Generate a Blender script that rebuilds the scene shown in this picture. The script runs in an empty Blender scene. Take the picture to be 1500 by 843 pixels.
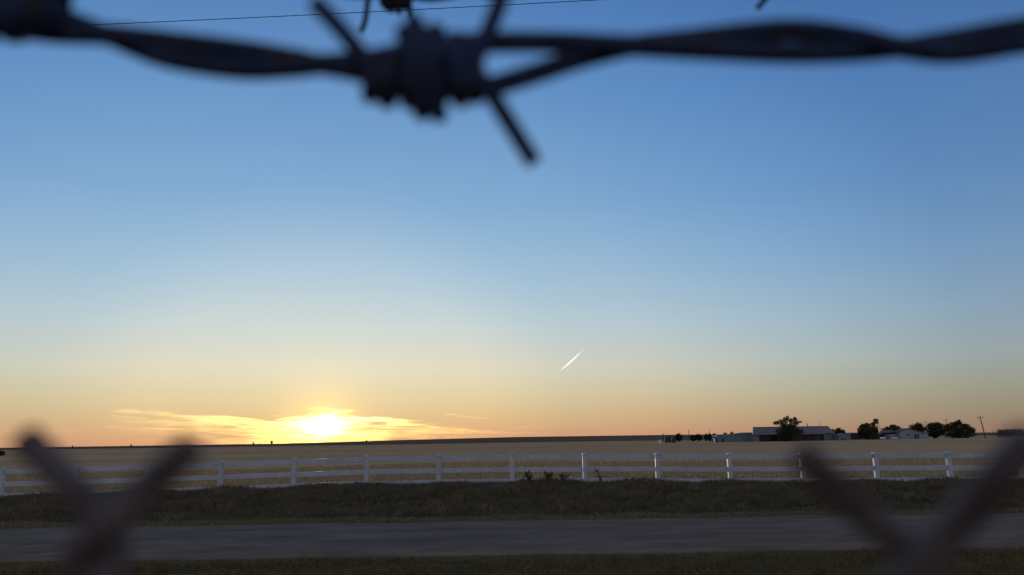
import bpy, bmesh, math, random
import numpy as np
from mathutils import Matrix, Vector, noise as mn
random.seed(7); rng = np.random.default_rng(7)
S = bpy.context.scene; COL = S.collection
R = math.radians

# ---------------------------------------------------------------- camera, sky, sun, exposure
F = 1177.0                                  # focal length in pixels of a 1500 px wide frame
CAMZ = 1.65
cd = bpy.data.cameras.new('camera'); cam = bpy.data.objects.new('camera', cd); COL.objects.link(cam); S.camera = cam
cd.sensor_width = 36; cd.lens = F/1500*36; cd.clip_start = 0.01; cd.clip_end = 200000
CM = Matrix.Rotation(R(90+10.75), 3, 'X') @ Matrix.Rotation(R(-0.85), 3, 'Z')
cam.matrix_world = Matrix.Translation((0, 0, CAMZ)) @ CM.to_4x4()
cd.dof.use_dof = True; cd.dof.focus_distance = 45; cd.dof.aperture_fstop = 11.5     # a 2.5 mm pupil, like a phone's

SUN_AZ, SUN_EL = R(-13.2), R(1.15)
sd = Vector((math.sin(SUN_AZ)*math.cos(SUN_EL), math.cos(SUN_AZ)*math.cos(SUN_EL), math.sin(SUN_EL)))
ld = bpy.data.lights.new('sun', 'SUN'); sun = bpy.data.objects.new('sun', ld); COL.objects.link(sun)
ld.energy = 0.7; ld.angle = R(0.5); ld.color = (1, .78, .52)
sun.rotation_euler = sd.to_track_quat('Z', 'Y').to_euler()
S.view_settings.view_transform = 'Standard'; S.view_settings.look = 'None'
S.view_settings.exposure = 0; S.view_settings.gamma = 1
S.cycles.volume_bounces = 0

def srgb(r, g, b):
    f = lambda c: (c/255/12.92) if c <= 10 else ((c/255+.055)/1.055)**2.4
    return (f(r), f(g), f(b), 1)

def ramp(nt, fac, stops, interp='LINEAR'):
    n = nt.nodes.new('ShaderNodeValToRGB'); cr = n.color_ramp; cr.interpolation = interp
    while len(cr.elements) < len(stops): cr.elements.new(.5)
    for e, (p, c) in zip(cr.elements, stops):
        e.position = p; e.color = c if len(c) == 4 else (*c, 1)
    nt.links.new(fac, n.inputs[0]); return n.outputs[0]

def math_(nt, op, a, b=None, c=None, clamp=False):
    n = nt.nodes.new('ShaderNodeMath'); n.operation = op; n.use_clamp = clamp
    for i, v in enumerate((a, b, c)):
        if v is None: continue
        if isinstance(v, (int, float)): n.inputs[i].default_value = v
        else: nt.links.new(v, n.inputs[i])
    return n.outputs[0]

def mixc(nt, typ, fac, a, b):
    n = nt.nodes.new('ShaderNodeMix'); n.data_type = 'RGBA'; n.blend_type = typ; n.clamp_result = False
    for s, v in ((n.inputs[0], fac), (n.inputs[6], a), (n.inputs[7], b)):
        if isinstance(v, (int, float)): s.default_value = v
        elif isinstance(v, tuple): s.default_value = v if len(v) == 4 else (*v, 1)
        else: nt.links.new(v, s)
    return n.outputs[2]

def make_world():
    w = bpy.data.worlds.new('World'); S.world = w; w.use_nodes = True
    nt = w.node_tree; N, L = nt.nodes, nt.links
    tc = N.new('ShaderNodeTexCoord').outputs['Generated']
    sep = N.new('ShaderNodeSeparateXYZ'); L.new(tc, sep.inputs[0])
    z = math_(nt, 'MAXIMUM', sep.outputs[2], 0)
    el = math_(nt, 'POWER', z, .5)
    # colour of clear dusk air against elevation (fac = sqrt(sin(elevation)))
    air = ramp(nt, el, [(0, srgb(198, 146, 118)), (.10, srgb(203, 160, 126)), (.17, srgb(206, 178, 140)), (.232, srgb(207, 195, 162)),
        (.295, srgb(205, 206, 192)), (.371, srgb(184, 203, 212)), (.452, srgb(156, 190, 218)), (.534, srgb(130, 172, 214)),
        (.634, srgb(108, 154, 206)), (.712, srgb(92, 138, 194)), (1, srgb(122, 140, 174))])
    d = N.new('ShaderNodeVectorMath'); d.operation = 'DISTANCE'; L.new(tc, d.inputs[0]); d.inputs[1].default_value = sd
    dist = d.outputs['Value']                 # about the angle from the sun, in radians
    half = math_(nt, 'MULTIPLY', dist, .5)
    az = ramp(nt, half, [(0, (1.22, 1.18, 1.06)), (.10, (1.27, 1.19, 1.08)), (.15, (1.06, 1.08, 1.05)), (.2, (1.02, 1.03, 1.02)), (.29, (.76, .85, .94)),
        (.37, (.56, .66, .79)), (.5, (.52, .57, .68)), (.72, (1.08, .85, .76)), (1, (1.6, 1.05, .80))])
    c = mixc(nt, 'MULTIPLY', 1.0, air, az)
    sky = N.new('ShaderNodeTexSky'); sky.sky_type = 'NISHITA'; sky.sun_disc = False
    sky.sun_elevation = SUN_EL; sky.sun_rotation = SUN_AZ; sky.dust_density = 1.0; sky.ozone_density = 2
    sk = mixc(nt, 'MULTIPLY', 1.0, sky.outputs[0], (.10, .10, .10))
    skc = N.new('ShaderNodeVectorMath'); skc.operation = 'MINIMUM'; L.new(sk, skc.inputs[0]); skc.inputs[1].default_value = (.5, .4, .3)
    c = mixc(nt, 'MIX', .10, c, skc.outputs[0])
    # light diffused sideways by the cloud in front of the sun: an uneven, flattened distance
    st = N.new('ShaderNodeVectorMath'); st.operation = 'MULTIPLY'; L.new(tc, st.inputs[0]); st.inputs[1].default_value = (1, 1, 2.3)
    d2 = N.new('ShaderNodeVectorMath'); d2.operation = 'DISTANCE'; L.new(st.outputs[0], d2.inputs[0]); d2.inputs[1].default_value = (sd.x, sd.y, sd.z*2.3)
    s3 = N.new('ShaderNodeVectorMath'); s3.operation = 'MULTIPLY'; L.new(tc, s3.inputs[0]); s3.inputs[1].default_value = (1, 1, 7)
    nz = N.new('ShaderNodeTexNoise'); nz.inputs['Scale'].default_value = 30; nz.inputs['Detail'].default_value = 5; L.new(s3.outputs[0], nz.inputs['Vector'])
    flat = math_(nt, 'ADD', d2.outputs['Value'], math_(nt, 'MULTIPLY', math_(nt, 'SUBTRACT', nz.outputs[0], .5), .085))
    flat = math_(nt, 'MAXIMUM', flat, 0)
    def glow(width, power, col, dist=dist):
        q = math_(nt, 'POWER', math_(nt, 'DIVIDE', dist, width), power)
        e = math_(nt, 'EXPONENT', math_(nt, 'MULTIPLY', q, -1))
        return mixc(nt, 'MULTIPLY', 1.0, (*col, 1), e)
    for g in (glow(R(5), 1.0, (.19, .12, .06)), glow(R(1.3), 1.1, (.9, .48, -.22)), glow(R(2.0), 3.0, (1.1, .62, -.16), flat), glow(R(1.15), 2.2, (5, 4.6, 3.2), flat)):
        c = mixc(nt, 'ADD', 1.0, c, g)
    mx = N.new('ShaderNodeVectorMath'); mx.operation = 'MAXIMUM'; L.new(c, mx.inputs[0]); mx.inputs[1].default_value = (0, 0, .03); c = mx.outputs[0]
    bg = N['Background']; L.new(c, bg.inputs[0]); bg.inputs[1].default_value = 1.0
make_world()

# ---------------------------------------------------------------- geometry helpers
CAM = Vector((0, 0, CAMZ))
def ray(px, py): return CM @ Vector(((px-750)/F, -(py-421.5)/F, -1))
def P(px, py, d): return CAM + ray(px, py)*d                       # point at distance d along the optical axis
def atY(px, py, Y): r = ray(px, py); return CAM + r*(Y/r.y)          # point in the vertical plane y = Y
CI = CM.transposed()
def proj(v): l = CI @ (Vector(v)-CAM); return 750 + F*l.x/-l.z, 421.5 - F*l.y/-l.z

def ip(x, xs, ys): return np.interp(x, xs, ys)
def sstep(x, a, b): t = np.clip((np.asarray(x, float)-a)/(b-a), 0, 1); return t*t*(3-2*t)
YP = [-60, 12, 17.8, 20.5, 23.5, 26.6, 30, 60, 140, 400]
ZP = [0, 0, 0, -.18, -.06, .16, .20, .12, 0, 0]
def H(X, Y):
    X = np.asarray(X, float); Y = np.asarray(Y, float)
    z = ip(Y, YP, ZP)
    u = ip(X, [-40, -17.5, -10, -5, 0, 3.6, 8, 15, 40], [-.24, -.18, -.05, .055, .06, .03, -.055, -.10, -.15])
    z = z + u*sstep(Y, 18.5, 26)*(1-sstep(Y, 60, 140))
    hill = ip(X, [-3000, -700, -420, -200, 0, 300, 600, 900, 1050, 3000], [-.5, -.5, .8, 5.2, 7.6, 7.4, 5.0, 1.4, .4, .4])
    z = z + hill*sstep(Y, 500, 1700)
    z = z + .25*np.sin(X*.021+1.3)*np.sin(Y*.017)*sstep(Y, 90, 400)*(1-sstep(Y, 600, 900))
    return z
def h1(x, y): return float(H(x, y))
def place(px, Y):
    X = (px-750)/F*Y
    for _ in range(6): X += (px-proj((X, Y, h1(X, Y)))[0])/F*Y
    return X

def setp(o, label=None, cat=None, group=None, kind=None):
    if label: o['label'] = label
    if cat: o['category'] = cat
    if group: o['group'] = group
    if kind: o['kind'] = kind
    return o
def link(name, me, mat=None, parent=None):
    o = bpy.data.objects.new(name, me); COL.objects.link(o)
    if mat and me is not None and not me.materials: me.materials.append(mat)
    if parent: o.parent = parent
    return o
def empty(name, loc, label, cat, group=None):
    o = bpy.data.objects.new(name, None); COL.objects.link(o); o.location = loc; o.empty_display_size = .2
    return setp(o, label, cat, group)
def mesh(name, v, f, smooth=False):
    me = bpy.data.meshes.new(name); me.from_pydata([tuple(p) for p in v], [], f); me.update()
    if smooth: me.polygons.foreach_set('use_smooth', [True]*len(me.polygons))
    return me
class MB:
    def __init__(s): s.v = []; s.f = []
    def add(s, v, f): n = len(s.v); s.v += [tuple(p) for p in v]; s.f += [tuple(i+n for i in q) for q in f]; return s
    def box(s, x0, x1, y0, y1, z0, z1):
        return s.add([(x0,y0,z0),(x1,y0,z0),(x1,y1,z0),(x0,y1,z0),(x0,y0,z1),(x1,y0,z1),(x1,y1,z1),(x0,y1,z1)],
                     [(0,3,2,1),(4,5,6,7),(0,1,5,4),(1,2,6,5),(2,3,7,6),(3,0,4,7)])
    def prism(s, poly, y0, y1):               # poly in x,z (counter-clockwise from the front), extruded y0..y1
        n = len(poly); v = [(x, y0, z) for x, z in poly]+[(x, y1, z) for x, z in poly]
        return s.add(v, [tuple(range(n)), tuple(range(2*n-1, n-1, -1))]+[(i, i+n, (i+1) % n+n, (i+1) % n) for i in range(n)])
    def tube(s, pts, r, n=6, cap=True):
        pts = [Vector(p) for p in pts]; rs = r if isinstance(r, (list, tuple)) else [r]*len(pts)
        t0 = (pts[1]-pts[0]).normalized(); u = t0.orthogonal().normalized(); rings = []
        for i, p in enumerate(pts):
            t = (pts[min(i+1, len(pts)-1)]-pts[max(i-1, 0)]).normalized()
            u = (u-t*u.dot(t)).normalized(); w = t.cross(u)
            rings.append([p+(u*math.cos(2*math.pi*k/n)+w*math.sin(2*math.pi*k/n))*rs[i] for k in range(n)])
        v = [q for rr in rings for q in rr]; f = []
        for i in range(len(pts)-1):
            for k in range(n):
                a = i*n+k; b = i*n+(k+1) % n; f.append((a, b, b+n, a+n))
        if cap: f += [tuple(range(n-1, -1, -1)), tuple(range((len(pts)-1)*n, len(pts)*n))]
        return s.add(v, f)
    def build(s, name, mat, parent=None, smooth=False):
        return link(name, mesh(name, s.v, s.f, smooth), mat, parent)
def spline(pts, k=8):
    pts = [Vector(p) for p in pts]; pts = [pts[0]*2-pts[1]]+pts+[pts[-1]*2-pts[-2]]; out = []
    for i in range(1, len(pts)-2):
        a, b, c, d = pts[i-1:i+3]
        for j in range(k):
            t = j/k; out.append(.5*((2*b)+(c-a)*t+(2*a-5*b+4*c-d)*t*t+(3*b-a-3*c+d)*t**3))
    return out+[pts[-2]]

# ---------------------------------------------------------------- materials
def mat(name, col, rough=.8, metal=0, var=.25, scale=3.0, aniso=(1, 1, 1), col2=None, bump=0, spec=.3, trans=0, wear=None):
    m = bpy.data.materials.new(name); m.use_nodes = True; nt = m.node_tree; N, L = nt.nodes, nt.links
    b = N['Principled BSDF']; b.inputs['Roughness'].default_value = rough; b.inputs['Metallic'].default_value = metal
    b.inputs['Specular IOR Level'].default_value = spec
    tc = N.new('ShaderNodeTexCoord'); mp = N.new('ShaderNodeMapping'); mp.inputs['Scale'].default_value = aniso
    geo = N.new('ShaderNodeNewGeometry'); L.new(geo.outputs['Position'], mp.inputs[0])
    nz = N.new('ShaderNodeTexNoise'); nz.inputs['Scale'].default_value = scale; nz.inputs['Detail'].default_value = 6
    nz.inputs['Roughness'].default_value = .62; L.new(mp.outputs[0], nz.inputs['Vector'])
    c2 = col2 or tuple(x*(1-var) for x in col); c1 = col if col2 else tuple(x*(1+var) for x in col)
    c = ramp(nt, nz.outputs[0], [(.32, c2), (.68, c1)])
    if wear:                                   # (colour, noise scale, low, high)
        n2 = N.new('ShaderNodeTexNoise'); n2.inputs['Scale'].default_value = wear[1]; n2.inputs['Detail'].default_value = 8
        L.new(mp.outputs[0], n2.inputs['Vector'])
        k = ramp(nt, n2.outputs[0], [(wear[2], (0, 0, 0)), (wear[3], (1, 1, 1))]); c = mixc(nt, 'MIX', k, c, wear[0])
    L.new(c, b.inputs['Base Color'])
    if bump:
        bp = N.new('ShaderNodeBump'); bp.inputs['Strength'].default_value = bump; bp.inputs['Distance'].default_value = .02
        L.new(nz.outputs[0], bp.inputs['Height']); L.new(bp.outputs[0], b.inputs['Normal'])
    if trans:
        t = N.new('ShaderNodeBsdfTranslucent'); L.new(c, t.inputs[0]); x = N.new('ShaderNodeMixShader'); x.inputs[0].default_value = trans
        L.new(b.outputs[0], x.inputs[1]); L.new(t.outputs[0], x.inputs[2]); L.new(x.outputs[0], N['Material Output'].inputs[0])
    return m
M = {}
M['vinyl'] = mat('white_vinyl', (.39, .45, .52), .45, var=.12, scale=1.5, spec=.4, wear=((.31, .34, .37), 5, .52, .85))
M['wire'] = mat('dark_weathered_wire', (.028, .046, .10), .8, 0, spec=.1, var=.3, scale=400, wear=((.04, .03, .03), 250, .5, .7))
M['galv'] = mat('galvanised_wire', (.105, .09, .092), .85, 0, spec=.1, var=.25, scale=300, wear=((.07, .052, .048), 160, .5, .66))
M['cable'] = mat('black_cable', (.03, .03, .03), .6)
M['asphalt'] = mat('worn_asphalt', (.185, .145, .11), .95, spec=0, var=.22, scale=1.3, aniso=(.35, 1, 1), wear=((.12, .10, .08), 3, .55, .75), bump=.3)
M['weed'] = mat('weeds', (.185, .155, .10), .9, scale=5, col2=(.09, .072, .042), spec=0, trans=.12, wear=((.28, .20, .12), 1.1, .55, .75))
M['verge'] = mat('verge_grass', (.22, .165, .075), .9, spec=0, scale=4, col2=(.11, .08, .038), trans=.15, wear=((.16, .13, .07), 2, .5, .7))
M['mown'] = mat('dry_mown_grass', (.27, .215, .12), .9, spec=0, scale=4, col2=(.15, .125, .07), trans=.15)
M['straw'] = mat('field_straw', (.40, .30, .155), .9, spec=0, scale=2, col2=(.26, .195, .105), trans=.15)
M['leaf'] = mat('tree_leaves', (.07, .075, .035), .8, spec=0, scale=1.2, col2=(.03, .036, .02), trans=.2)
M['leafy'] = mat('autumn_leaves', (.085, .078, .035), .8, spec=0, scale=1.0, col2=(.03, .036, .02), trans=.3)
M['bark'] = mat('bark', (.08, .065, .05), .9, scale=6)
M['wood'] = mat('pole_wood', (.10, .075, .055), .85, scale=8, aniso=(1, 1, .1))
M['roofmetal'] = mat('purplish_metal_roof', (.19, .155, .175), .7, var=.12, scale=.6, aniso=(3, 1, .3), wear=((.20, .12, .10), .8, .55, .75))
M['whitewall'] = mat('pale_siding', (.13, .18, .235), .7, var=.1, scale=.9, aniso=(1, 1, 3))
M['housewall'] = mat('white_siding', (.21, .275, .34), .7, var=.07, scale=.7, aniso=(1, 1, 6))
M['darkbay'] = mat('dark_timber', (.035, .035, .045), .8)
M['tileroof'] = mat('brown_shingle', (.16, .095, .085), .85, scale=2)
M['glass'] = mat('dark_window', (.04, .05, .08), .15, var=.1, spec=.6)
M['tank'] = mat('rusty_tank', (.07, .055, .05), .7, scale=2)
M['steel'] = mat('grey_steel', (.14, .14, .14), .6, .3)
M['white'] = mat('white_paint', (.62, .62, .62), .5, var=.1, scale=2)
M['seed'] = mat('seed_head', (.05, .035, .025), .9, scale=20, trans=.1)

def ground_mat():
    m = bpy.data.materials.new('ground'); m.use_nodes = True; nt = m.node_tree; N, L = nt.nodes, nt.links
    b = N['Principled BSDF']; b.inputs['Roughness'].default_value = .95; b.inputs['Specular IOR Level'].default_value = 0
    geo = N.new('ShaderNodeNewGeometry'); sp = N.new('ShaderNodeSeparateXYZ'); L.new(geo.outputs['Position'], sp.inputs[0])
    def nz(sc, vs, det=5):
        mp = N.new('ShaderNodeMapping'); mp.inputs['Scale'].default_value = vs; L.new(geo.outputs['Position'], mp.inputs[0])
        n = N.new('ShaderNodeTexNoise'); n.inputs['Scale'].default_value = sc; n.inputs['Detail'].default_value = det; L.new(mp.outputs[0], n.inputs['Vector']); return n.outputs[0]
    big = nz(.03, (.12, 1, 1)); mid = nz(.25, (.25, 1, 1)); fine = nz(3, (1, 1, 1), 8)
    f1 = ramp(nt, mid, [(.3, (.44, .27, .13)), (.7, (.58, .37, .19))])
    f2 = ramp(nt, big, [(.38, (.40, .24, .125)), (.5, (.52, .33, .165)), (.62, (.62, .42, .22))])
    fld = mixc(nt, 'MIX', .55, f1, f2)
    fld = mixc(nt, 'MULTIPLY', .7, fld, ramp(nt, fine, [(.3, (.7, .7, .7)), (.7, (1.25, 1.25, 1.25))]))
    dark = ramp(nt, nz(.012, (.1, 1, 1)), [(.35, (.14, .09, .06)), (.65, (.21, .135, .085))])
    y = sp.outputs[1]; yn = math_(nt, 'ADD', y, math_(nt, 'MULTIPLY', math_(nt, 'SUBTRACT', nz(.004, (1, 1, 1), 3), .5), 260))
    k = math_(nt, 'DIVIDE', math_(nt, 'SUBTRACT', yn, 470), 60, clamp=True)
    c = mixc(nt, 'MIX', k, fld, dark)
    soil = ramp(nt, fine, [(.3, (.07, .06, .035)), (.7, (.14, .12, .07))])
    k2 = math_(nt, 'DIVIDE', math_(nt, 'SUBTRACT', y, 26.5), 3, clamp=True)
    c = mixc(nt, 'MIX', k2, soil, c)
    L.new(c, b.inputs['Base Color']); return m
M['ground'] = ground_mat()

# ---------------------------------------------------------------- ground and road
ys = np.concatenate([np.linspace(-60, 8, 12), np.linspace(9, 32, 60), np.geomspace(33, 14000, 150)])
sh = np.sinh(np.linspace(-7.2, 7.2, 241)); xs = sh/sh[-1]*12000
XX, YY = np.meshgrid(xs, ys); ZZ = H(XX, YY)
n, k = len(ys), len(xs); idx = np.arange(n*k).reshape(n, k)
fc = np.stack([idx[:-1, :-1], idx[:-1, 1:], idx[1:, 1:], idx[1:, :-1]], -1).reshape(-1, 4)
me = mesh('ground', np.stack([XX, YY, ZZ], -1).reshape(-1, 3).tolist(), fc.tolist(), True)
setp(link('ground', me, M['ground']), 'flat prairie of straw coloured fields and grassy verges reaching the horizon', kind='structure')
rx = np.concatenate([np.linspace(-600, -31, 40), np.linspace(-30, 30, 401), np.linspace(31, 600, 40)])
v = []; f = []
def wob(x, s): return .06*math.sin(x*1.7+s)+.05*mn.noise(Vector((x*.9, s, 0)))+.10*mn.noise(Vector((x*.25, s+5, 0)))
for x in rx:
    a = 12.15+wob(x, 1); b = 16.95+wob(x, 9)
    for t in (0, .02, .25, .5, .75, .98, 1): v.append((x, a+(b-a)*t, .008+(.035 if 0 < t < 1 else 0)+.05*(1-(2*t-1)**2)))
for i in range(len(rx)-1):
    for j in range(6): q = i*7+j; f.append((q, q+7, q+8, q+1))
setp(link('road', mesh('road', v, f, True), M['asphalt']), 'narrow grey asphalt road running between the grass verges', kind='structure')

# ---------------------------------------------------------------- grass
def fnoise(X, Y, sc, seed):
    r = np.random.default_rng(seed); o = np.zeros_like(X)
    for _ in range(9):
        a = r.uniform(0, 2*np.pi); q = sc*r.uniform(.5, 1.9); o += np.sin((X*np.cos(a)+Y*np.sin(a))*q+r.uniform(0, 6.3))
    return o/4.2
def grass(name, n, X, Y, h, w, m, lean=.35, label=None):
    z = H(X, Y)-.01; a = rng.uniform(0, 2*np.pi, n); la = rng.uniform(0, 2*np.pi, n); ll = h*np.abs(rng.normal(0, lean, n))
    ca, sa = np.cos(a)*w/2, np.sin(a)*w/2; lx, ly = np.cos(la)*ll, np.sin(la)*ll
    V = np.empty((n, 4, 3))
    V[:, 0] = np.stack([X-ca, Y-sa, z], -1); V[:, 1] = np.stack([X+ca, Y+sa, z], -1)
    V[:, 2] = np.stack([X+ca*.5+lx*.4, Y+sa*.5+ly*.4, z+h*.6], -1); V[:, 3] = np.stack([X+lx, Y+ly, z+h], -1)
    me = bpy.data.meshes.new(name); me.vertices.add(4*n); me.vertices.foreach_set('co', V.ravel())
    b = np.arange(n)[:, None]*4; tri = np.concatenate([b+[0, 1, 2], b+[0, 2, 3]], 1).reshape(-1, 3)
    me.loops.add(tri.size); me.loops.foreach_set('vertex_index', tri.ravel().astype(np.int32))
    me.polygons.add(len(tri)); me.polygons.foreach_set('loop_start', (np.arange(len(tri))*3).astype(np.int32)); me.update(calc_edges=True)
    return setp(link(name, me, m), label, kind='stuff')
def fence_top(X): return np.clip(.5+.5*fnoise(X, X*0, 1.1, 3), 0, 1)
n = 260000; X = rng.uniform(-25, 25, n); Y = 18.0+9.5*rng.uniform(0, 1, n)**.9
hh = (.20+.13*np.clip(fnoise(X, Y, 1.6, 4), -1, 1.4)+.10*np.clip(fnoise(X, Y, 5, 5), -.6, 1.2))*sstep(Y, 17.9, 19.8)*(1-.42*sstep(Y, 24, 26.5))+.05
hh *= rng.uniform(.6, 1.25, n)*.78
grass('roadside_weeds', n, X, Y, hh, rng.uniform(.012, .03, n), M['weed'], .4, 'dark band of tall weeds between the road and the white fence')
n = 46000; X = rng.uniform(-22, 22, n); Y = 16.85+1.5*rng.uniform(0, 1, n)
grass('mown_grass', n, X, Y, rng.uniform(.03, .10, n)*(1+.4*fnoise(X, Y, 3, 8)), rng.uniform(.01, .02, n), M['mown'], .6, 'short pale dry grass along the far edge of the road')
n = 90000; X = rng.uniform(-11, 11, n); Y = rng.uniform(9.0, 11.8, n)
grass('verge_grass', n, X, Y, rng.uniform(.03, .10, n)*(1+.4*fnoise(X, Y, 3, 9)), rng.uniform(.005, .012, n), M['verge'], .6, 'dark short grass of the verge on the near side of the road')
n = 42000; X = rng.uniform(-11, 11, n); Y = 11.55+.6*rng.uniform(0, 1, n)**1.5+.06*fnoise(X, X, 2, 12)
grass('edge_grass', n, X, Y, rng.uniform(.02, .06, n), rng.uniform(.006, .014, n), M['mown'], .8, 'thin pale strip of dry grass along the near edge of the road')
n = 90000; X = rng.uniform(-40, 40, n); Y = 27.5+28*rng.uniform(0, 1, n)**1.5
grass('field_stubble', n, X, Y, rng.uniform(.06, .20, n), rng.uniform(.012, .03, n), M['straw'], .5, 'dry straw stubble of the field just behind the white fence')

# a few weeds that stand out against the fence
def weed(px, Y, h, label, lean=0, heads=4):
    h *= .68
    x = place(px, Y); e = empty('weed_plant', (x, Y, h1(x, Y)), label, 'weed', 'tall dark weeds in front of the white fence')
    mb = MB()
    for i in range(heads):
        a = random.uniform(-.5, .5)+lean; hb = h*random.uniform(.7, 1); b = random.uniform(-.3, .3)
        p = [(0, 0, 0), (a*hb*.3, b*hb*.3, hb*.5), (a*hb*.8, b*hb*.6, hb)]
        mb.tube(spline(p, 3), .008, 4)
        MB().tube([Vector(p[2])+Vector((a*t*.14, b*t*.1, t*.13-.05)) for t in (0, .3, .7, 1)], [.006, .014, .012, .004], 5).build('seed_head', M['seed'], e)
        for j in range(20):
            t = random.uniform(.1, .98); q = Vector(p[0]).lerp(Vector(p[2]), t)+Vector((0, 0, .04)); s = random.uniform(.05, .11)
            d = Vector((random.uniform(-1, 1), random.uniform(-1, 1), random.uniform(-.2, .6))).normalized()*s
            w = d.orthogonal().normalized()*s*.25; mb.add([q, q+d*.5+w, q+d, q+d*.5-w], [(0, 1, 2, 3)])
    mb.build('stem', M['weed'], e)
weed(776, 26.6, .52, 'dark bushy weed left of the brightly lit fence post, smaller of the pair', 0, 7)
weed(802, 26.6, .62, 'dark bushy weed midway between two fence posts left of the bright topped post', .1, 9)
weed(824, 26.5, .50, 'dark weed just left of the fence post with the bright top', .2, 6)
weed(763, 26.7, .75, 'thin weed leaning against the fence post above the grass', .5, 2)
weed(882, 26.8, .70, 'slender upright weed stalk just right of the bright topped post', 0, 2)

# ---------------------------------------------------------------- white rail fence
FY = 27.6; x0 = place(857, FY)
fe = empty('rail_fence', (x0, FY, h1(x0, FY)), 'long white three rail fence running across the field behind the road', 'fence')
def local(o): o.location = (o.location[0]-x0, o.location[1]-FY, o.location[2]-h1(x0, FY)); return o
w = .070
PT = atY(857, 663.0, FY).z-h1(x0, FY)
prof = [(w-.006, -.25), (w, -.24), (w, PT-.06), (w-.006, PT-.055)]
def loftbox(prof):
    v = []; f = []
    for r, z in prof: v += [(-r, -r, z), (r, -r, z), (r, r, z), (-r, r, z)]
    for i in range(len(prof)-1):
        for k in range(4): a = i*4+k; b = i*4+(k+1) % 4; f.append((a, b, b+4, a+4))
    f += [(3, 2, 1, 0), tuple(len(v)-4+i for i in range(4))]; return v, f
postme = mesh('post', *loftbox(prof)); postme.materials.append(M['vinyl'])
capme = mesh('cap', *loftbox([(w+.012, PT-.07), (w+.014, PT-.065), (w+.014, PT-.035), (.006, PT)])); capme.materials.append(M['vinyl'])
GZ = h1(x0, FY); RZ = tuple(atY(905, q, FY).z-h1(place(905, FY), FY) for q in (668.6, 687, 704)); GZ = GZ
def top(x): return h1(x, FY)
for i in range(-14, 14):
    x = x0+2.44*i+random.uniform(-.015, .015)
    o = local(link('post', postme, None, None)); o.location = (x-x0, 0, top(x)-h1(x0, FY)); o.parent = fe
    o.rotation_euler = (random.uniform(-.006, .006), random.uniform(-.012, .012), random.uniform(-.04, .04))
    c = link('cap', capme, None, o)
    xa, xb = x0+2.44*i+.067, x0+2.44*(i+1)-.067; za, zb = top(x0+2.44*i), top(x0+2.44*(i+1)); zr = h1(x0, FY)
    for rz in RZ:
        j = random.uniform(-.008, .008); hw = .078; t = .02; mid = -random.uniform(.002, .012)
        v = []
        for q in range(5):
            s = q/4; xx = xa+(xb-xa)*s-x0; z = za+(zb-za)*s-zr+rz+j+mid*4*s*(1-s)
            v += [(xx, -t, z-hw+.004), (xx, -t+.004, z-hw), (xx, t-.004, z-hw), (xx, t, z-hw+.004), (xx, t, z+hw-.004), (xx, t-.004, z+hw), (xx, -t+.004, z+hw), (xx, -t, z+hw-.004)]
        f = [(q*8+k, q*8+(k+1) % 8, q*8+8+(k+1) % 8, q*8+8+k) for q in range(4) for k in range(8)]+[tuple(range(7, -1, -1)), tuple(range(32, 40))]
        link('rail', mesh('rail', v, f), M['vinyl'], fe)

# ---------------------------------------------------------------- chain-link fence in front of the lens
def fp(px, py, dy=0, Y=.0725): r = ray(px, py); return CAM+r*((Y+dy)/r.y)
c0 = fp(140, 800); cf = empty('chain_link_fence', (c0.x, c0.y, 0), 'blurred wire mesh fence with two twisted wire ends spreading in V shapes', 'fence')
OFF = Vector((c0.x, c0.y, 0)); SP = (fp(1330, 830).x-c0.x)/2; WR = .00145
TOPZ = fp(140, 1000).z                     # foot of the twist
def wpath(pts): return [Vector(p)-OFF for p in pts]
tips = {0: [[(38, 642, .004), (88, 696, .003), (135, 745, .0015), (166, 790, .0015), (160, 840, 0), (120, 890, -.0015), (118, 940, 0), (150, 985, .0015)],
            [(283, 652, .0), (222, 708, 0), (168, 758, -.0015), (124, 800, -.0015), (118, 845, 0), (160, 890, .0015), (164, 940, 0), (130, 985, -.0015)]],
        2: [[(1170, 662, .0), (1222, 712, 0), (1290, 775, .0), (1350, 832, .0015), (1352, 880, 0), (1315, 925, -.0015), (1310, 970, 0)],
            [(1512, 640, -.010), (1450, 712, -.007), (1385, 785, -.003), (1325, 850, -.0015), (1310, 890, 0), (1350, 925, .0015), (1355, 970, 0)]]}
nrow = 22; RH = (TOPZ-.03)/nrow
for j in range(-15, 16):                   # wire j zigzags between column j and column j+1
    xl, xr = c0.x+SP*j, c0.x+SP*(j+1); even = j % 2 == 0
    tc_ = j if even else j+1               # column where this wire joins its neighbour at the top
    xt = c0.x+SP*tc_
    if tc_ in tips: q = tips[tc_][1 if even else 0]; head = [fp(a, b, d) for a, b, d in q]
    else:
        s = 1 if even else -1; head = []
        for dx, z, dy in ((.0085, .021, 0), (.0045, .0165, 0), (.0015, .0125, -.0015*s), (-.0014, .009, 0), (.0014, .005, .0015*s), (-.001, .002, 0)):
            head.append(Vector((xt+dx*s*random.uniform(.8, 1.2), c0.y+dy, TOPZ+z)))
    pts = list(head); z = TOPZ
    for r in range(nrow+1):
        atl = (r % 2 == 0) == even          # even wires start at their left column
        xx = (xl-.0012) if atl else (xr+.0012)
        if r == 0: xx = xt
        pts += [Vector((xx, c0.y+(.0016 if atl else -.0016), TOPZ-r*RH))]
        if r < nrow:
            nx = xr if atl else xl
            pts += [Vector((xx+(nx-xx)*.12, c0.y, TOPZ-(r+.1)*RH)), Vector((xx+(nx-xx)*.88, c0.y, TOPZ-(r+.9)*RH))]
    MB().tube(wpath(spline(pts, 5)), WR, 8).build('wire', M['galv'], cf, True)
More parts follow.
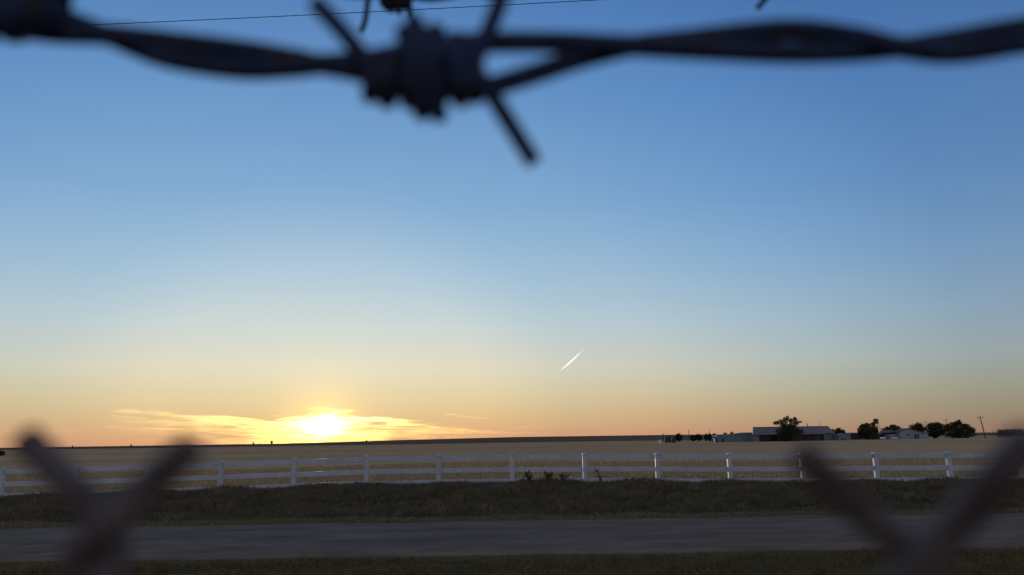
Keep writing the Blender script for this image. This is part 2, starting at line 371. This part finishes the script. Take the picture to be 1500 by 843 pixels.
for x in (-1.5, 1.45):                     # the posts that carry the mesh and the barbed strands
    MB().tube([(x-OFF.x, .035, 0), (x-OFF.x, .035, 1.62)], .03, 14).tube([(x-OFF.x, .035, 1.6), (x-OFF.x, .12, 1.69), (x-OFF.x, .34, 1.93)], [.022, .018, .014], 10).build('post', M['galv'], cf, True)

# ---------------------------------------------------------------- barbed wires
def barbed(name, d, cen, keysA, keysB, barbs, sr, br, label, base):
    e = empty(name, base, label, 'barbed wire')
    o = Vector(base)
    def mk(keys): return [P(x, y, d+dz)-o for x, y, dz in keys]
    for kk in (keysA, keysB): MB().tube(spline(mk(kk), 6), sr, 10).build('strand', M['wire'], e, True)
    for b in barbs: MB().tube(spline(mk(b), 7), br, 9).build('barb', M['wire'], e, True)
    return e
r_ = .00125
A = [(155, 51, -r_), (240, 60, 0), (350, 73, 0), (440, 88, .0008), (470, 94, r_), (540, 88, .001), (620, 72, 0), (700, 63, 0), (800, 62, 0), (900, 66, -.0008), (940, 68, -r_),
     (1010, 72, -.0006), (1150, 78, 0), (1250, 76, .0002), (1320, 70, r_), (1400, 57, .0003), (1500, 40, 0), (1600, 30, 0), (1700, 38, -r_)]
B = [(155, 51, r_), (240, 84, 0), (350, 101, 0), (440, 98, -.0008), (470, 95, -r_), (540, 108, -.001), (620, 128, 0), (700, 130, 0), (770, 112, 0), (850, 86, .0006), (930, 67, r_),
     (1010, 58, .0006), (1150, 44, 0), (1250, 54, -.0002), (1320, 70, -r_), (1400, 78, -.0003), (1500, 64, 0), (1600, 50, 0), (1700, 38, r_)]
def helix(x, n, sgn, dirn, yc, step, amp, ph):
    out = []
    for i in range(1, n+1):
        a = math.pi/2*i+ph; out.append((x+dirn*step*i, yc+sgn*amp*math.sin(a), -sgn*r_*math.cos(a)*1.0))
    return out
A = helix(155, 140, 1, -1, 36, 82, 12, 0)[::-1]+A+helix(1700, 110, 1, 1, 40, 92, 12, 0)
B = helix(155, 140, -1, -1, 36, 82, 12, 0)[::-1]+B+helix(1700, 110, -1, 1, 40, 92, 12, 0)
F3 = .0036
def coil(xa, xb, n, yc, ry, slant=0, ph=0, rz=F3, ry2=None):
    out = []; m = int(n*8)
    for i in range(m+1):
        t = i/m; a = ph+2*math.pi*n*t
        q = ry if ry2 is None else ry+(ry2-ry)*t
        out.append((xa+(xb-xa)*t+slant*math.cos(a)+.03*abs(xb-xa)*math.sin(a*.63+xb), yc-q*math.cos(a)*(1+.16*math.sin(a*.37+xa)), -rz*math.sin(a)))
    return out
bA = [(462, 4, -.001), (498, 42, -.002), (526, 76, -.003)]+coil(543, 585, 1.7, 112, 30, 9, ph=1.3, ry2=40)+coil(594, 634, 1.9, 102, 56, 7, ry2=60)[1:]+[(640, 150, -.002), (644, 170, .0005)]
bB = [(742, -24, .001), (722, 30, 0), (700, 80, -.002)]+coil(690, 652, 1.8, 103, 40, -10, ph=2.0)+coil(640, 606, 1.4, 98, 58, -12, ph=.6)[1:]+[(596, 64, .003), (590, 46, .001)]
bC = [(783, 240, -.0005), (752, 190, -.001), (722, 142, -.002), (700, 108, -.0028), (688, 76, -.002), (678, 60, .002), (664, 100, .0036), (655, 140, .001)]
bD = coil(-45, 92, 6, 12, 36, 3)+[(110, -60, .001), (140, -120, 0)]
bE = [(-120, 120, 0), (-80, 60, -.002)]+coil(-60, 60, 4, 12, 35, 3)
def barb_set(x, yc=38):
    return [coil(x-50, x+50, 3.2, yc, 42, 3)+[(x+90, yc-120, 0)], coil(x-30, x+40, 2.2, yc, 42, 3)+[(x+100, yc+110, 0)]]
more = []
for k in range(2, 14): more += barb_set(600+590*k+random.uniform(-30, 30))+barb_set(30-590*(k-1)+random.uniform(-30, 30))
barbed('barbed_wire', .11, None, A, B, [bA, bB, bC, bD, bE]+more, .00150, .00122,
       'big blurred dark barbed wire crossing the top of the view, nearest one', tuple(P(600, 98, .11)))
r2 = .00125
def twoC(sg):
    out = []
    for i in range(-44, 46):
        x = 630+i*55; a = math.pi/2*i; yy = -8-abs(x-630)*.035+sg*5.4*math.cos(a)
        out.append((x, yy, sg*r2*math.sin(a)))
    return out
def set2(x, yc, spikes):
    out = []
    for (tx, ty, mx, my), xs_ in spikes: out.append([(tx, ty, 0), (mx, my, -.001)]+coil(xs_, xs_+16, 1.6, yc, 20, 1, ph=.6, rz=.0042)+[(xs_+22, yc-22, 0)])
    return out
b2 = [coil(562, 602, 4.5, -8, 24, 1, rz=.0042)+[(600, -60, 0)], [(566, -80, 0)]+coil(556, 590, 3.5, -10, 20, 1, rz=.0042)]
b2 += [[(529, 47, 0), (535, 30, -.001), (538, 8, -.002), (542, -12, -.003), (552, -28, 0)]]
b2 += [[(1109, 13, 0), (1122, -3, -.001), (1140, -24, -.003)]+coil(1150, 1190, 4, -34, 22, 1, rz=.0042)+[(1200, -80, 0)]]
for k in (-3, -2, -1, 2, 3): b2 += set2(575+590*k, -14-abs(k)*7, [((575+590*k-40, 40-60, 575+590*k-30, 5-40), 560+590*k), ((600+590*k, -80, 590+590*k, -50), 580+590*k)])
barbed('barbed_wire', .27, None, twoC(1), twoC(-1), b2, .00125, .00095,
       'thinner sharper barbed wire behind, its barbs poking in at the top edge', tuple(P(575, -8, .27)))

# overhead cable
pts = []
for t in np.linspace(-.9, 1.9, 40):
    px = 150+730*t; py = 36-36*t-3.2*4*t*(1-t)*-.35
    pts.append(P(px, py, 24))
b0 = Vector((pts[12].x, pts[12].y, pts[12].z))
setp(MB().tube([p-b0 for p in pts], .011, 6).build('overhead_cable', M['cable'], None, True), 'thin dark overhead cable slanting across the blue sky at upper left', 'cable').location = b0

# ---------------------------------------------------------------- farmstead
def tree(px0, px1, ytop, ybase, Y, label, blobs=None, n=2600, ls=.30, leaf='leaf', group='trees and bushes around the distant farm', name='tree', cat='tree', trunk=True, dens=1.0):
    pc = (px0+px1)/2; x = place(pc, Y); z0 = h1(x, Y); w = (px1-px0)/F*Y; zb = atY(pc, ybase, Y).z
    h = max(atY(pc, ytop, Y).z-z0, 1.0); e = empty(name, (x, Y, z0), label, cat, group)
    if trunk:
        mb = MB(); mb.tube(spline([(0, 0, -.1), (.05, 0, h*.25), (-.05, .05, h*.55)], 3), [.035*h, .03*h]+[.028*h]*3+[.02*h, .012*h][:2], 6) if False else mb.tube([(0, 0, -.1), (.05, 0, h*.25), (-.05, .05, h*.6)], [.04*h, .03*h, .012*h], 7)
        for i in range(9):
            a = random.uniform(0, 6.28); q = random.uniform(.2, .5)*h; L = random.uniform(.3, .48)
            mb.tube([(0, 0, q), (math.cos(a)*L*w*.5, math.sin(a)*L*w*.4, q+.22*h), (math.cos(a)*L*w*.95, math.sin(a)*L*w*.7, q+.42*h if q+.42*h < h*.95 else h*.93)], [.016*h, .01*h, .004*h], 5)
        mb.build('trunk', M['bark'], e, True)
    if blobs is None:
        blobs = [(0, .5, .42, .44)]
        for i in range(12):
            a = random.uniform(0, math.pi*2); rr = random.uniform(.15, .36)
            blobs.append((rr*math.cos(a), .48+.36*math.sin(a)*random.uniform(.4, 1), random.uniform(.09, .18), random.uniform(.10, .2)))
    v = []; f = []; ar = [b[2]*b[3] for b in blobs]; tot = sum(ar)
    for b, a_ in zip(blobs, ar):
        for _ in range(int(n*dens*a_/tot)):
            d = Vector((random.gauss(0, 1), random.gauss(0, 1), random.gauss(0, 1))).normalized()*(random.random()**.45)
            dd = 1+.25*mn.noise(d*2.3+Vector((b[0]*9, b[1]*7, px0)))
            c = Vector((b[0]*w+d.x*b[2]*w*dd, d.y*b[2]*w*.9, max(.05, b[1]*h+d.z*b[3]*h*dd)))
            s = ls*random.uniform(.5, 1.2); u = Vector((random.gauss(0, 1), random.gauss(0, 1), random.gauss(0, 1))).normalized()*s; t = u.orthogonal().normalized()*s*.6
            k = len(v); v += [c-u, c-t*.8, c+u, c+t]; f.append((k, k+1, k+2, k+3))
    link('crown' if trunk else 'foliage', mesh('crown', v, f), M[leaf], e)
    return e
# the big open tree before the barn
tree(1134, 1177, 609, 647, 250, 'large open crowned tree standing in front of the long barn',
     [(-.38, .72, .10, .09), (-.22, .76, .10, .10), (-.05, .82, .11, .13), (.02, .92, .05, .09), (.12, .80, .08, .11), (.26, .84, .09, .11), (.30, .70, .10, .10), (.43, .75, .07, .05),
      (-.12, .62, .16, .12), (.14, .60, .18, .13), (0, .40, .44, .20), (-.02, .24, .40, .16), (-.05, .08, .30, .1), (.34, .36, .2, .14)], n=6500, ls=.24, leaf='leafy')
tree(1221, 1241, 626, 646, 275, 'small round tree just right of the long barn')
tree(1214, 1226, 627, 640, 300, 'low bush peeking over the right end of the barn roof', n=700)
tree(1257, 1287, 619, 648, 262, 'dense dark tree at the left foot of the water tower', n=4200,
     blobs=[(0, .5, .46, .42), (-.2, .78, .16, .14), (.02, .84, .14, .13), (.3, .88, .11, .12), (.38, .5, .14, .3), (-.34, .4, .16, .3), (0, .2, .45, .2)])
tree(1289, 1312, 624, 645, 285, 'pale reddish tree between the water tower and the white house', n=1500, leaf='leafy')
tree(1296, 1322, 621, 647, 268, 'dark tree left of the white gabled house', n=3000,
     blobs=[(.02, .45, .45, .35), (.05, .82, .2, .14), (.3, .72, .15, .14), (-.3, .6, .14, .2), (0, .2, .45, .2)])
tree(1330, 1360, 618, 645, 300, 'dark tree rising behind the white house roof', n=3000)
tree(1354, 1389, 617, 645, 268, 'left one of the two biggest dark trees right of the house', n=4500)
tree(1384, 1430, 616, 645, 264, 'right one of the two biggest dark trees right of the house', n=6000,
     blobs=[(-.05, .45, .42, .38), (-.12, .78, .2, .14), (-.02, .86, .12, .14), (.02, .98, .04, .07), (.2, .62, .16, .2), (.36, .42, .14, .22), (-.35, .6, .14, .22), (0, .18, .45, .2)])
tree(1460, 1502, 628, 640.5, 262, 'long low trimmed dark hedge at the right edge of the view', n=3600, ls=.2, trunk=False, name='hedge', cat='hedge',
     blobs=[(x/10, .42, .13, .46) for x in range(-4, 5)]+[(x/10+.05, .72, .1, .26) for x in range(-4, 4)])
tree(1493, 1530, 629, 640, 275, 'small dark shrub beyond the right end of the hedge', n=1200, trunk=False, name='shrub', cat='shrub')
tree(989, 1001, 634, 643, 330, 'round dark tree left of the farm, nearest to the open field', n=1400)
for a, b, t, l in ((1010, 1022, 636.5, 'low dark shrub right of the thin pole in the distant tree row'), (1018, 1030, 634.5, 'rounded tree in the middle of the distant tree row'),
                   (1031, 1038, 635, 'small tree left of the pole at the end of the distant row'), (1036, 1044, 634, 'small tree at the foot of the pole at the end of the row'), (1043, 1051, 634.5, 'last small tree of the distant row beside the low white shed')):
    tree(a, b, t, 642, 340, l, n=900)
tree(1059, 1067, 632.5, 640, 300, 'small bush showing above the low white shed, left one', n=600)
tree(1068, 1078, 631.5, 640, 300, 'small bush showing above the low white shed, right one', n=700)
for i, (px, hpx, l) in enumerate(((398, 4, 'tiny lone tree on the horizon left of the sun'), (371, 2.5, 'tiny bush on the horizon left of the lone tree'), (192, 2.5, 'tiny bush on the horizon above the left chain link arm'),
                                  (106, 2, 'tiny bush on the horizon near the left edge'), (537, 2, 'tiny bush on the horizon right of the sun'))):
    Y = 900; x = place(px, Y); z = atY(px, 600, Y).z; yb = proj((x, Y, h1(x, Y)))[1]
    tree(px-hpx*.5, px+hpx*.5, yb-hpx-1.5, yb, Y, l, n=160, ls=.6, group='tiny trees along the left horizon')
tree(-6, 7, 665.5, 668, 170, 'low dark bush lying in the field at the left edge', n=500, trunk=False, name='shrub', cat='shrub')

# long open barn
def bx(px0, px1, Y): return place(px0, Y), place(px1, Y)
Y = 262; xa, xb = bx(1103, 1226, Y); gz = h1(xa, Y); ft = lambda px, py: atY(px, py, Y).z-gz
e = empty('long_barn', (xa, Y, gz), 'long low barn with purplish metal roof and dark open bays behind the big tree', 'barn')
W = xb-xa; eave = ft(1150, 635.5); ridge = atY(1150, 626, Y+3).z-gz; X_ = lambda px: place(px, Y)-xa
RX0, RX1, BX0, BX1 = place(1104.5, Y+3)-xa, place(1215, Y+3)-xa, place(1105, Y+6.5)-xa, place(1226, Y+6.5)-xa
rp = MB(); rp.add([(-.1, -.5, eave), (W*.86+.1, -.5, eave), (W*.88, -.5, eave-.02), (RX0, 3, ridge), (RX1, 3, ridge), (X_(1227), -.5, eave-.35), (BX1, 6.5, eave-.35), (BX0, 6.5, eave)],
    [(0, 1, 4, 3), (1, 5, 6, 4), (3, 4, 6, 7)]); rp.add([(-.1, -.5, eave-.3), (W*.86+.1, -.5, eave-.3), (W*.86+.1, -.5, eave-.005), (-.1, -.5, eave-.005)], [(0, 1, 2, 3)])
roof = rp.build('roof', M['roofmetal'], e)
MB().tube([(RX0, 3, ridge+.04), (RX1, 3, ridge+.04)], .14, 6).build('ridge_cap', M['tileroof'], roof)
sb = MB(); x = .2
while x < W*.85: sb.tube([(x, -.5, eave+.02), (x+RX0*(1-x/W), 2.95, ridge+.02)], .04, 4); x += .61
sb.build('seam', M['roofmetal'], roof)
MB().box(0, X_(1112.5), 0, 6.3, -.2, eave-.31).build('wall', M['whitewall'], e)
MB().box(X_(1208), X_(1226), .3, 6, -.2, eave-.42).build('wall', M['whitewall'], e)
MB().box(X_(1112.6), X_(1207.9), 5.8, 6, -.2, eave-.32).build('back_wall', M['darkbay'], e)
k = 0; px = 1118
while px < 1206:
    MB().box(X_(px), X_(px)+.25, 0, .25, -.2, eave-.31).build('post', M['darkbay'], e); px += 11
MB().box(X_(1113.5), X_(1128), .3, .4, -.1, eave-.5).build('sliding_door', M['darkbay'], e)
MB().box(X_(1195), X_(1203), .3, .4, -.1, eave-.5).build('sliding_door', M['darkbay'], e)
MB().tube([(X_(1191), 4, ridge-.6), (X_(1191), 4, ridge+1.1)], .13, 8).build('chimney', M['steel'], e)
# low white shed on the left
Y = 266; xa = place(1051, Y); gz = h1(xa, Y); X_ = lambda px: place(px, Y)-xa; ft = lambda px, py: atY(px, py, Y).z-gz
e = empty('low_shed', (xa, Y, gz), 'long low pale shed joined to the left end of the barn', 'shed')
zt = ft(1060, 638.5); zu = ft(1095, 634.5)
MB().prism([(0, -.2), (X_(1102.6), -.2), (X_(1102.6), zu), (X_(1092), zu), (X_(1080), zt+.4), (0, zt)], 0, 6).build('wall', M['whitewall'], e)
MB().prism([(-.2, zt+.005), (X_(1080), zt+.405), (X_(1092), zu+.005), (X_(1102.4), zu+.005), (X_(1102.4), zu+.14), (X_(1092), zu+.14), (X_(1080), zt+.54), (-.2, zt+.14)], -.25, 6.3).build('roof', M['roofmetal'], e)
MB().box(X_(1058), X_(1061), -.03, .05, 0, zt*.6).build('door', M['darkbay'], e)
# small gabled shed right of the barn
Y = 258; xa = place(1229, Y); gz = h1(xa, Y); X_ = lambda px: place(px, Y)-xa; ft = lambda px, py: atY(px, py, Y).z-gz
e = empty('small_shed', (xa, Y, gz), 'small pale gabled shed just right of the barn', 'shed'); W = X_(1246); zw = ft(1240, 638.5); zr = ft(1240, 635.5)
MB().prism([(0, -.2), (W, -.2), (W, zw), (W*.5, zr), (0, zw)], 0, 4.5).build('wall', M['whitewall'], e)
for s in (0, 1):
    p = [(W*.5, zr+.01), (W+.25 if s else -.25, zw-.12), (W+.25 if s else -.25, zw), (W*.5, zr+.14)]
    MB().prism(p if not s else p, -.2, 4.7).build('roof', M['roofmetal'], e)
MB().box(W*.15, W*.62, -.03, .02, .05, .75).build('door', M['glass'], e); MB().box(W*.7, W*.93, -.035, .02, .2, 1.9).build('door', M['whitewall'], e)
# white gabled house
Y = 262; xa = place(1319, Y); gz = h1(xa, Y); X_ = lambda px: place(px, Y)-xa; ft = lambda px, py: atY(px, py, Y).z-gz
e = empty('white_house', (xa, Y, gz), 'white gabled house with a small dark window and brown roof', 'house', )
g = [(0, -.3), (X_(1357), -.3), (X_(1357), ft(1357, 635)), (X_(1331), ft(1331, 628.4)), (0, ft(1319, 632.5))]
MB().prism(g, 0, 9).build('wall', M['housewall'], e)
MB().prism([(X_(1331), g[3][1]+.005), (X_(1358), g[2][1]-.1), (X_(1358), g[2][1]+.12), (X_(1331), g[3][1]+.2)], -.35, 9.3).build('roof', M['tileroof'], e)
MB().prism([(-.3, g[4][1]-.1), (X_(1331)-.003, g[3][1]+.005), (X_(1331)-.003, g[3][1]+.2), (-.3, g[4][1]+.12)], -.35, 9.3).build('roof', M['tileroof'], e)
# side wing with the long brown roof slope
ww = MB().box(X_(1308), -.003, 2, 9, -.3, ft(1315, 636)); ww.build('side_wing', M['housewall'], e)
MB().add([(X_(1305), 1.6, ft(1310, 634)), (-.31, 1.6, ft(1318, 633.6)), (-.31, 6, ft(1318, 628.6)), (X_(1308), 6, ft(1310, 629.2)), (X_(1305), 9.5, ft(1310, 634))], [(0, 1, 2, 3), (0, 3, 4)]).build('roof', M['tileroof'], e)
fr = MB().box(X_(1327.6), X_(1335), -.05, .02, ft(1331, 638.8), ft(1331, 635.4)).build('window', M['housewall'], e)
MB().box(X_(1328.2), X_(1334.4), -.065, -.02, ft(1331, 638.4), ft(1331, 635.8)).build('pane', M['glass'], fr)
MB().box(X_(1340), X_(1342.3), -.04, .02, .1, ft(1341, 636.8)).build('door', M['glass'], e)
cp = MB().prism([(X_(1341), ft(1341, 637)), (X_(1347), ft(1347, 634.8)), (X_(1347), ft(1347, 634.2)), (X_(1341), ft(1341, 636.3))], -1.6, -.02); cp.build('porch_roof', M['housewall'], e)
MB().box(X_(1344), X_(1357), -1.4, -.05, -.2, ft(1350, 635.7)).build('porch', M['housewall'], e)
# low pale wall pieces / dark sheds between barn and tower
Y = 275; xa = place(1247, Y); gz = h1(xa, Y); W = place(1262, Y)-xa
e = empty('dark_lean_to', (xa, Y, gz), 'low dark lean-to left of the dense tree', 'shed')
MB().box(0, W, 0, 4, -.2, 2.1).build('wall', M['darkbay'], e); MB().prism([(-.2, 2.11), (W+.2, 2.11), (W+.2, 2.3), (-.2, 2.4)], -.4, 4.4).build('roof', M['roofmetal'], e)
Y = 268; xa = place(1283, Y); gz = h1(xa, Y); W = place(1300, Y)-xa
e = empty('low_shed', (xa, Y, gz), 'low dark shed under the water tower', 'shed')
MB().box(0, W, 0, 3, -.2, 1.7).build('wall', M['darkbay'], e); MB().prism([(-.2, 1.71), (W+.2, 1.71), (W+.2, 1.85), (-.2, 2.0)], -.3, 3.3).build('roof', M['roofmetal'], e)
# water tower
Y = 280; x = place(1285.5, Y); gz = h1(x, Y); ft = lambda py: atY(1285.5, py, Y).z-gz
e = empty('water_tower', (x, Y, gz), 'square dark water tank on thin legs rising above the trees', 'water tower')
tr = 7.0/F*Y/2; z0, z1 = ft(621.2), ft(614.2)
MB().tube([(0, 0, z0), (0, 0, z0+.05), (0, 0, z1-.05), (0, 0, z1)], [tr*.96, tr, tr, tr*.96], 20).build('tank', M['tank'], e)
MB().tube([(0, 0, z1+.002), (0, 0, z1+.18)], [tr*1.02, tr*.2], 20).build('lid', M['tank'], e)
for sx in (-1, 1):
    for sy in (-1, 1): MB().tube([(sx*1.25, sy*1.25, -.1), (sx*tr*.75, sy*tr*.75, z0)], .06, 5).build('leg', M['steel'], e)
bm_ = MB()
for k in range(3):
    za, zb = z0*k/3, z0*(k+1)/3; ra = 1.25+(tr*.75-1.25)*k/3; rb = 1.25+(tr*.75-1.25)*(k+1)/3
    for sy in (-1, 1): bm_.tube([(-ra, sy*ra, za), (rb, sy*rb, zb)], .03, 4); bm_.tube([(ra, sy*ra, za), (-rb, sy*rb, zb)], .03, 4)
bm_.build('brace', M['steel'], e)
# utility poles
def pole(px, ytop, Y, label, lean=0, arm=True, r=.13, base=None):
    x = place(px, Y); gz = h1(x, Y); h = atY(px, ytop, Y).z-gz
    e = empty('utility_pole', (x, Y, gz), label, 'pole', 'utility poles around the farm'); e.rotation_euler = (0, lean, 0)
    MB().tube([(0, 0, -.3), (0, 0, h*.5), (0, 0, h)], [r, r*.9, r*.7], 8).build('pole', M['wood'], e, True)
    if arm:
        a = MB().box(-1.05, 1.05, -.06, .06, h-.35, h-.22).build('crossarm', M['wood'], e)
        for q in (-.9, -.3, .9): MB().tube([(q, 0, h-.22), (q, 0, h-.05)], .05, 6).build('insulator', M['steel'], a)
pole(1443.5, 610, 255, 'leaning wooden utility pole with crossarm right of the farm trees', lean=-.13, r=.17)
pole(1388.5, 614.5, 330, 'upright utility pole behind the two biggest trees', r=.14)
pole(1358.5, 617.5, 340, 'short utility pole tip between the house and the biggest trees', r=.12)
pole(1203.5, 617.5, 330, 'thin pole rising behind the right part of the barn roof', arm=False, r=.12)
pole(1009.5, 629.5, 360, 'thin pole standing left in the distant tree row', arm=False, r=.14)
pole(1040.5, 630, 350, 'thin pole rising from the end of the distant tree row', arm=False, r=.13)
pole(972, 635, 420, 'short thick pole stub on the horizon left of the farm', arm=False, r=.30)
pole(1455.5, 630.5, 420, 'short distant pole between the leaning pole and the hedge', arm=False, r=.18)
# tanks and small yard items
def ptank(px0, px1, ytop, Y, label, mt='white'):
    xa, xb = place(px0, Y), place(px1, Y); xc = (xa+xb)/2; gz = h1(xc, Y); L = xb-xa; r = max((atY(px0, ytop, Y).z-gz-.15)/2, .25)
    e = empty('storage_tank', (xc, Y, gz), label, 'tank', 'small pale storage tanks in the farmyard'); m = MB(); zc = r+.15
    m.tube([(-L/2, 0, zc), (-L/2+r*.2, 0, zc), (-L/2+r*.6, 0, zc), (L/2-r*.6, 0, zc), (L/2-r*.2, 0, zc), (L/2, 0, zc)], [r*.35, r*.75, r, r, r*.75, r*.35], 14); m.build('tank', M[mt], e, True)
    for s in (-.28, .28): MB().box(s*L-.08, s*L+.08, -r*.7, r*.7, -.05, .35).build('leg', M['steel'], e)
ptank(1289, 1297.5, 640.6, 256, 'round pale storage tank under the water tower')
ptank(1306, 1316, 641.5, 257, 'low pale storage tank at the left foot of the white house')
def implement(px0, px1, ytop, Y, label):
    xa, xb = place(px0, Y), place(px1, Y); gz = h1(xa, Y); W = xb-xa; h = atY(px0, ytop, Y).z-gz
    e = empty('farm_wagon', (xa, Y, gz), label, 'wagon', 'dark farm wagons parked in the field')
    MB().prism([(0, h*.35), (W, h*.35), (W*1.02, h*.95), (W*.55, h), (-.1, h*.85)], 0, 2).build('body', M['darkbay'], e)
    for s in (.2, .8):
        for yy in (-.02, 1.8): MB().tube([(W*s, yy, h*.22), (W*s, yy+.2, h*.22)], h*.22, 14).build('wheel', M['cable'], e)
implement(975, 984, 639.4, 300, 'dark covered farm wagon in the field left of the round tree')
implement(985, 990, 640.5, 290, 'small dark farm wagon beside the round distant tree')
implement(1045.5, 1050.6, 640, 262, 'dark farm wagon parked at the left end of the low shed')
def barrel(px, ytop, Y, label, r=.25):
    x = place(px, Y); gz = h1(x, Y); h = atY(px, ytop, Y).z-gz
    e = empty('white_barrel', (x, Y, gz), label, 'barrel', 'small white barrels in the field')
    MB().tube([(0, 0, 0), (0, 0, h*.1), (0, 0, h*.5), (0, 0, h*.9), (0, 0, h)], [r*.9, r, r*1.05, r, r*.9], 12).build('drum', M['white'], e, True); MB().tube([(0, 0, h+.002), (0, 0, h+.05)], [r*.92, r*.7], 12).build('lid', M['white'], e)
barrel(967, 644.8, 230, 'tiny bright white object alone in the field left of the farm', .3)
barrel(1046.5, 642.2, 245, 'tiny white object in front of the wagon by the low shed', .3)

# ---------------------------------------------------------------- clouds and contrail (scatter the low sun; cloud tint and contrail emission add to it)
def vol(name, dens, g, col=(1, 1, 1), glow=0):
    m = bpy.data.materials.new(name); m.use_nodes = True; nt = m.node_tree; nt.nodes.clear()
    o = nt.nodes.new('ShaderNodeOutputMaterial'); v = nt.nodes.new('ShaderNodeVolumeScatter')
    v.inputs['Density'].default_value = dens; v.inputs['Anisotropy'].default_value = g; v.inputs['Color'].default_value = (*col, 1)
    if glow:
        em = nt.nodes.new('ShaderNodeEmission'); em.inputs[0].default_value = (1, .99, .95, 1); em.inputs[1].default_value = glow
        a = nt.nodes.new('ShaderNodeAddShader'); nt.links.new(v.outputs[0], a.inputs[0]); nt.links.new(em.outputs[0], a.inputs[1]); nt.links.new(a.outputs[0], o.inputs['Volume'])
    else: nt.links.new(v.outputs[0], o.inputs['Volume'])
    return m
CY = 30000.0; CLM = vol('thin_cloud', 1/1800, .86, (1, .78, .16))  # yellow scatter colour paints in sunlight reddened by its long path through air
TX = [150, 183, 240, 300, 345, 400, 412, 428, 450, 478, 492, 510, 520, 540, 556, 580, 620, 660, 700, 760]
TT = [604, 599.5, 601, 607, 611, 617, 613.5, 611.5, 609.5, 603.5, 602, 604, 607.5, 610.5, 610.5, 613.5, 617.5, 622.5, 630, 636]
ST = [0, 1.1, 1.3, 1.3, 1.4, 1.7, 2.2, 2.7, 2.8, 2.8, 2.8, 2.8, 2.8, 2.6, 2.3, 1.8, 1.0, .45, .15, 0]
def cloud_tau(px, py):
    t = ip(px, TX, TT); s = ip(px, TX, ST)
    d = py-t+1.2*mn.noise(Vector((px*.05, 3, 0)))
    m = 0
    if d > -1:
        e_ = min(1, (d+1)/3.0); bottom = math.exp(-max(d-6, 0)/ip(px, [180, 300, 450, 700], [9, 17, 26, 9]))
        n1 = mn.noise(Vector((px*.012, (py-px*.045)*.22, 1.7))); n2 = mn.noise(Vector((px*.035, (py-px*.03)*.55, 7.1))); n3 = mn.noise(Vector((px*.10, py*.9, 4.1)))
        m = s*e_*bottom*max(0, .56+1.1*n1+.8*n2+.35*n3)
    return m
WISPS = [(165, 626, 20, 1.3, 0, .35), (60, 631.5, 75, 1.8, .005, .30), (245, 628.5, 50, 1.5, .01, .5), (662, 607.5, 11, 1.1, .04, .5), (690, 611.5, 22, 1.2, .1, .42), (768, 626.5, 36, 2.2, -.02, .22), (700, 632, 40, 2.5, .02, .3), (505, 602, 12, 1.5, -.02, .9), (740, 634, 60, 2.0, 0, .2), (350, 630, 70, 2.2, .02, .45)]
def full_tau(px, py):
    m = cloud_tau(px, py)
    for cx, cy, a, b, sl, am in WISPS:
        u = (px-cx)/a; w_ = (py-cy-sl*(px-cx))/b; q = u*u+w_*w_
        if q < 6: m += am*math.exp(-q*1.3)*(1+.5*mn.noise(Vector((px*.06, py*.5, 2))))
    return m
def cloud_sheet(name, fn, x0_, x1_, nx, y0_, y1_, ny, Y, mt, thick, label, cat):
    T = np.zeros((ny+1, nx+1)); bp = [[None]*(nx+1) for _ in range(ny+1)]
    for j in range(ny+1):
        for i in range(nx+1):
            px = x0_+(x1_-x0_)*i/nx; py = y0_+(y1_-y0_)*j/ny; T[j, i] = fn(px, py); bp[j][i] = atY(px, py, Y)
    T = np.where(T < .03, 0, T-.03)*thick
    base = bp[ny//2][nx//2]; ids = {}; v = []; f = []
    def vid(j, i, s):
        if T[j, i] <= 0: s = 0
        kk = (j, i, s)
        if kk not in ids: ids[kk] = len(v); p = bp[j][i]; v.append((p.x-base.x, p.y-base.y+s*T[j, i]/2, p.z-base.z))
        return ids[kk]
    for j in range(ny):
        for i in range(nx):
            if T[j:j+2, i:i+2].max() <= 0: continue
            for s in (-1, 1):
                q = [vid(j, i, s), vid(j+1, i, s), vid(j+1, i+1, s), vid(j, i+1, s)]
                f.append(tuple(q if s < 0 else q[::-1]))
    o = link(name, mesh(name, v, f, False), mt); o.location = base; return setp(o, label, cat)
cloud_sheet('cloud_bank', full_tau, -20, 820, 620, 597, 652, 84, CY, CLM, 1000, 'thin wispy cloud bank glowing yellow along the horizon around the sun', 'cloud')
CT = vol('contrail_ice_glow', 1/900, .72, glow=1/560)  # faint emission added so the contrail looks whiter than the sun lamp makes it
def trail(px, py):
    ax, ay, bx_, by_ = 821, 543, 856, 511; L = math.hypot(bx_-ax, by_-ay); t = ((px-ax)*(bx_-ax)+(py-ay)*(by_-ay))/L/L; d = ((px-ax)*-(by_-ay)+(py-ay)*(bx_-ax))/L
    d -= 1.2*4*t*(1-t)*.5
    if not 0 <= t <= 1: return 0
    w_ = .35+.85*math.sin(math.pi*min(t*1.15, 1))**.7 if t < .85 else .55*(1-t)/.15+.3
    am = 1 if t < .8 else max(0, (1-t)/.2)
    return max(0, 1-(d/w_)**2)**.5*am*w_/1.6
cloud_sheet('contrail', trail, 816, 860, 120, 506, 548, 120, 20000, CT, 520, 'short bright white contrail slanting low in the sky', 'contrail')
